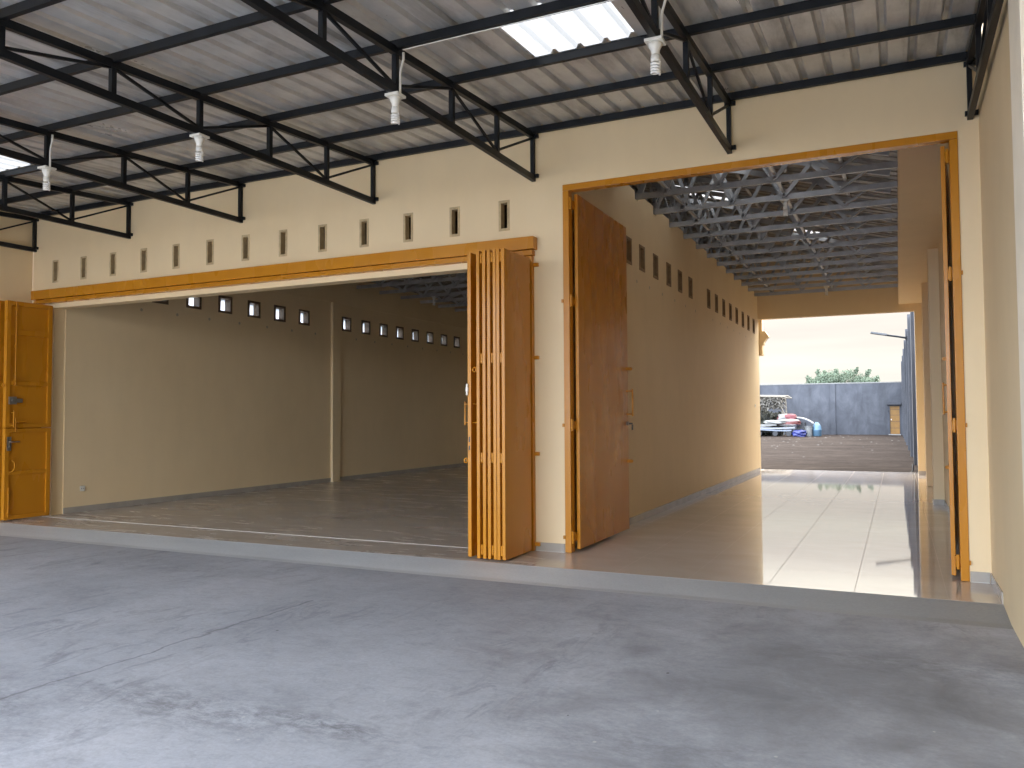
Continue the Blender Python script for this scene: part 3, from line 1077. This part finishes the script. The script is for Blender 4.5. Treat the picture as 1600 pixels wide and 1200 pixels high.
o1 = (.6, 16, -.1)
YS = empty('yard_wall', o1, 'tall weathered grey wall with stepping pilasters along the right of the yard', 'wall')
for k in range(8):
    y0 = 15.25 + k * 6.1
    y1 = min(y0 + 6.1, YW)
    m = MB(); a, b = ywx(y0) + .10, ywx(y1) + .10
    h = 5.55 - .02 * k
    v = [(a, y0), (b, y1), (b + .2, y1), (a + .2, y0)]
    i = len(m.v)
    m.face([(x, y, -.2) for x, y in v]); m.face([(x, y, h) for x, y in v])
    for p, q in zip(v, v[1:] + v[:1]):
        m.face([(*p, -.2), (*q, -.2), (*q, h), (*p, h)])
    m.build('wall_panel', YWALL, YS, o1)
    m = MB(); m.box(ywx(y0) + .0, ywx(y0) + .29, y0 + .002, y0 + .30, -.2, h + .12); m.build('pilaster', YWALL, YS, o1, bevel=.01)

# street lamp on the side wall
lo = (.45, 33.55, 5.2)
SLm = empty('street_lamp', lo, 'slender lamp arm with a flat head reaching over the yard from the side wall', 'street lamp')
m = MB(); m.tube([(.45, 33.55, 5.18), (.1, 33.5, 5.26), (-.5, 33.45, 5.37)], .05, 8); m.build('arm', BLACK, SLm, lo)
m = MB(); m.bar((-.42, 33.45, 5.365), (-1.12, 33.4, 5.50), .30, .09); m.build('lamp_head', plain('lamp_grey', (.05, .052, .055), .4), SLm, lo, bevel=.01)
m = MB(); m.box(.40, .47, 33.5, 33.6, 5.10, 5.28); m.build('bracket', BLACK, SLm, lo)

# black hose end lying by the passage exit
m = MB()
m.tube([(-.05, 15.95, -.075), (.1, 15.99, -.06), (.22, 15.97, -.03), (.31, 16.0, .0), (.33, 16.06, .08), (.33, 16.08, .22)], .022, 8)
tag(m.build('hose', DARK, None, (.2, 16, -.08), smooth=True), 'short black hose lying on the dirt at the passage exit', 'hose')

# tree beyond the wall
random.seed(4)
tro = (-5.4, 84, -.1)
TR = empty('tree', tro, 'grey green tree crown showing above the far yard wall', 'tree')
m = MB(); m.tube([(-5.4, 84, -.1), (-5.3, 84, 1.6), (-5.45, 84.1, 3.0)], [.28, .22, .17], 10)
for a in range(7):
    an = a * .9; ln = 2.0 + .6 * random.random()
    m.tube([(-5.4, 84.05, 2.5 + .1 * a), (-5.4 + .5 * ln * math.cos(an), 84 + .5 * ln * math.sin(an), 3.5 + .1 * a), (-5.4 + ln * math.cos(an), 84 + ln * math.sin(an), 4.6 + .1 * random.random())], [.10, .07, .03], 7)
m.build('trunk', BARK, TR, tro)
m = MB()
def leafcard(mb, c, s):
    d = Vector((random.gauss(0, 1), random.gauss(0, 1), random.gauss(0, 1))).normalized()
    u = d.orthogonal().normalized()
    u = (u * math.cos(5 * s * 99) + d.cross(u) * math.sin(5 * s * 99)).normalized()
    w = d.cross(u)
    mb.face([c - u * s, c - u * s * .2 + w * s * .42, c + u * s, c - u * s * .2 - w * s * .42])
clumps = []
for i in range(80):
    x = random.uniform(-3.6, 3.2)
    top = 6.05 - .13 * abs(x) ** 1.6 + random.uniform(-.45, .05)
    clumps.append((Vector((-5.4 + x, 84 + random.uniform(-1.6, 1.6), max(4.3, top - abs(random.gauss(0, .5))))), random.uniform(.4, .7)))
for x, z, rr in ((-2.4, 6.15, .22), (-2.3, 6.4, .16), (-1.7, 6.2, .2), (-.5, 6.25, .3), (1.5, 6.3, .22), (1.6, 6.5, .14), (2.6, 6.0, .3), (2.75, 6.2, .2), (-3.3, 5.5, .35), (3.4, 5.4, .35)):
    clumps.append((Vector((-5.4 + x, 84, z)), rr))
    clumps.append((Vector((-5.4 + x * .97, 84, z - .3)), rr))
for c, r in clumps:
    for k in range(int(420 * r)):
        p = Vector((random.gauss(0, 1), random.gauss(0, 1), random.gauss(0, .8)))
        p = p.normalized() * r * random.random() ** .5
        leafcard(m, c + p, random.uniform(.06, .13))
m.build('crown', LEAF, TR, tro)

# ------------------------------------------------------------------ the heap of stored things in the yard
sh = (-9.9, 59.5, -.1)
SH = empty('shelter', sh, 'low bamboo shelter with a fringe of dry thatch at the left of the yard', 'shelter')
for x, y in ((-8.35, 58.3), (-8.30, 60.4), (-11.6, 58.3), (-11.6, 60.4)):
    m = MB(); m.tube([(x, y, -.1), (x + .06, y, 1.6), (x - .02, y, 3.1)], [.07, .065, .06], 8); m.build('post', BAMBOO, SH, sh)
for k in range(9):
    y = 57.9 + k * .36
    m = MB(); m.tube([(-12.0, y, 3.12 + .10 * math.sin(k * .8)), (-8.0 + .22 * math.sin(k * 2.1), y, 3.0 + .07 * math.sin(k * 1.7))], .06, 7); m.build('roof_pole', BAMBOO, SH, sh)
m = MB()
for k in range(900):
    x = random.uniform(-11.9, -8.15); y = random.uniform(57.8, 58.5); z = random.uniform(2.15, 3.0)
    l = random.uniform(.15, .4); d = Vector((random.gauss(0, .6), random.gauss(0, .3), -abs(random.gauss(.4, .5)))).normalized()
    u = Vector((random.gauss(0, 1), random.gauss(0, 1), random.gauss(0, 1))).cross(d).normalized() * .06
    p = Vector((x, y, z)); m.face([p - u, p + u, p + d * l + u * .4, p + d * l - u * .4])
m.build('thatch', DRYLEAF, SH, sh)
m = MB(); m.bar((-8.35, 58.2, 2.2), (-7.75, 57.9, .9), .05, .05); m.build('brace', BAMBOO, SH, sh)
lp = (-9.9, 59.4, -.1)
m = MB()
for k in range(2600):
    c = Vector((random.uniform(-11.8, -8.45), random.uniform(58.6, 60.2), 0)); c.z = random.uniform(-.05, 1.95 + .25 * math.sin(c.x * 2.3))
    leafcard(m, c, random.uniform(.1, .22))
tag(m.build('leaf_pile', DARKLEAF, None, lp), 'dark heap of leafy branches stored under the bamboo shelter', 'branches')

def lump(name, c, size, mat, label, cat, seed, rough=.18, flat=.0, group=None, e=.55):
    bm = bmesh.new()
    bmesh.ops.create_cube(bm, size=2)
    bmesh.ops.subdivide_edges(bm, edges=bm.edges, cuts=9, use_grid_fill=True)
    for v in bm.verts:
        p = v.co.normalized()
        q = v.co * (1 - e) + p * e
        n = noise.noise(q * 1.9 + Vector((seed, 0, 0))) * rough + noise.noise(q * 5 + Vector((0, seed, 0))) * rough * .35
        q = q * (1 + n)
        if q.z < -.75: q.z = -.75
        v.co = Vector((q.x * size[0], q.y * size[1], (q.z + .75) * size[2] / 1.6))
    me = bpy.data.meshes.new(name)
    bm.to_mesh(me); bm.free()
    me.materials.append(mat)
    me.polygons.foreach_set('use_smooth', [True] * len(me.polygons))
    o = bpy.data.objects.new(name, me); COL.objects.link(o); o.location = c
    return tag(o, label, cat, group)

def stripes(name, a, b, ax, f, thr=.5):
    k = NT(name)
    x = k.xyz()
    w = k.math('FRACT', k.math('ADD', k.math('MULTIPLY', x[ax], f), k.math('MULTIPLY', k.noise(1.2, 3), .8)))
    k.set(col=k.mix(k.math('GREATER_THAN', w, thr), a, b), rough=.6)
    return k.m
REDW = stripes('red_white_cloth', (.13, .04, .034), (.20, .19, .18), 2, 1.9)
REDW2 = stripes('red_cloth', (.14, .032, .035), (.21, .20, .19), 0, .8, .55)
BLUEW = plain('blue_white_board', (.16, .18, .22), .5, 0, .18, 2)
TARPB = plain('blue_tarpaulin', (.018, .025, .13), .45, 0, .3, 3)
BARREL = plain('light_blue_plastic', (.085, .155, .22), .4, 0, .08, 3)
PALE = plain('pale_sheet', (.19, .185, .17), .6, 0, .12, 2)

for k, (x0, x1, z, th, mt, lb) in enumerate((
        (-11.6, -7.5, .36, .10, BLUEW, 'long pale blue board lowest in the yard heap'),
        (-11.9, -7.25, .52, .12, plain('grey_white_board', (.22, .225, .24), .5, 0, .1, 2), 'wide whitish board lying across the middle of the yard heap'),
        (-11.0, -8.6, .70, .20, PALE, 'thick pale slab lying on the boards in front of the leafy branches'))):
    m = MB(); n = 8
    for i in range(n):
        a = x0 + (x1 - x0) * i / n; b = x0 + (x1 - x0) * (i + 1) / n
        za, zb = z + .05 * math.sin(i * .7 + k), z + .05 * math.sin((i + 1) * .7 + k)
        y0, y1 = 57.0 + .1 * k, 58.0 + .1 * k
        for s in (0, th):
            m.face([(a, y0, za + s), (b, y0, zb + s), (b, y1, zb + s), (a, y1, za + s)])
        m.face([(a, y0, za), (b, y0, zb), (b, y0, zb + th), (a, y0, za + th)])
        m.face([(a, y1, za), (b, y1, zb), (b, y1, zb + th), (a, y1, za + th)])
        if i == 0: m.face([(a, y0, za), (a, y1, za), (a, y1, za + th), (a, y0, za + th)])
        if i == n - 1: m.face([(b, y0, zb), (b, y1, zb), (b, y1, zb + th), (b, y0, zb + th)])
    tag(weld_build(m, 'board', mt, None, (x0, 57.5, z)), lb, 'board', 'boards in the yard heap')
for k, x in enumerate((-11.2, -9.9, -8.7, -7.7)):
    m = MB(); m.tube([(x, 56.95, .13), (x + .05, 58.1, .14)], [.2, .19], 10)
    tag(m.build('log', DARK, None, (x, 57.5, .13)), 'dark round log propping up the boards of the yard heap', 'log', 'logs under the boards')
lump('cloth_bundle', (-7.85, 57.9, .72), (.95, .6, .48), REDW, 'red and white striped bundle in the middle of the yard heap', 'bundle', 3)
lump('cloth_bundle', (-7.95, 58.5, 1.12), (.75, .55, .50), REDW2, 'red and white cloth topping the yard heap', 'bundle', 9)
lump('sheet_pile', (-8.75, 57.5, .88), (.8, .4, .26), PALE, 'low pale crumpled sheet spilling over the boards', 'sheet', 5, .3)
m = MB()
for i in range(8):
    a, b = -7.2 + i * .15, -7.2 + (i + 1) * .15
    za, zb = 1.32 - .012 * i * i * .6, 1.32 - .012 * (i + 1) ** 2 * .6
    for s in (0, .05):
        m.face([(a, 58.0, za + s), (b, 58.0, zb + s), (b, 59.0, zb + s + .05), (a, 59.0, za + s + .05)])
    m.face([(a, 58.0, za), (b, 58.0, zb), (b, 58.0, zb + .05), (a, 58.0, za + .05)])
tag(weld_build(m, 'metal_sheet', plain('grey_sheet', (.16, .16, .165), .6, 0), None, (-6.8, 58.5, 1.3)), 'bent grey sheet resting on dark crates beside the striped bundle', 'sheet')
for k, (x, z) in enumerate(((-7.05, -.1), (-6.9, .45))):
    m = MB()
    m.box(x - .32, x + .32, 58.2, 58.9, z + .02, z + .07)
    for i in range(4):
        m.box(x - .32, x + .32, 58.2, 58.23, z + .09 + i * .11, z + .17 + i * .11)
        m.box(x - .32, x + .32, 58.87, 58.9, z + .09 + i * .11, z + .17 + i * .11)
        for sx in (-.32, .29): m.box(x + sx, x + sx + .03, 58.235, 58.865, z + .09 + i * .11, z + .17 + i * .11)
    for sx in (-.29, .25):
        for yy in (58.232, 58.83): m.box(x + sx, x + sx + .04, yy, yy + .036, z + .0, z + .54)
    tag(m.build('crate', DARK, None, (x, 58.5, z)), ('dark slatted crate standing on the ground behind the blue tarpaulin', 'dark slatted crate stacked under the bent grey sheet')[k], 'crate')
lump('tarpaulin', (-6.95, 57.3, -.1), (.50, .5, .45), TARPB, 'crumpled deep blue tarpaulin on the ground at the front of the heap', 'tarpaulin', 11, .3)
m = MB(); m.lathe([(.24, 0), (.30, .75), (.33, .76), (.33, .80), (.29, .80), (.23, .06)], (-6.38, 58.3, -.1), 18)
tag(m.build('bucket', plain('dirty_white_plastic', (.19, .19, .18), .5, 0, .1, 4), None, (-6.38, 58.3, -.1), smooth=False), 'tall off white bucket between the blue tarpaulin and the blue drum', 'bucket')
m = MB(); m.lathe([(.30, 0), (.34, .05), (.34, .45), (.36, .48), (.34, .52), (.31, .80), (.20, .98), (.12, 1.02), (.12, 1.10)], (-5.78, 58.6, -.1), 20)
tag(m.build('drum', BARREL, None, (-5.78, 58.6, -.1), smooth=True), 'light blue plastic drum at the right end of the yard heap', 'drum')

# scraps and stones on the dirt
random.seed(8)
m = MB()
for k in range(150):
    y = random.uniform(16, 62); x = random.uniform(-12, ywx(y) - .1)
    s = random.uniform(.015, .06) * (1 + (y - 16) / 60)
    z = gz(x, y)
    n = 5
    pts = [(x + s * (1 + .5 * random.random()) * math.cos(t * 2 * math.pi / n), y + s * math.sin(t * 2 * math.pi / n), z - .01) for t in range(n)]
    top = (x + s * .2 * random.random(), y, z + s * random.uniform(.3, .7))
    for a, b in zip(pts, pts[1:] + pts[:1]): m.face([a, b, top])
tag(m.build('stones', plain('pale_rubble', (.075, .065, .057), .9, 0, .35, 2)), 'pale stones and scraps scattered over the brown dirt yard', 'stones', None, 'stuff')
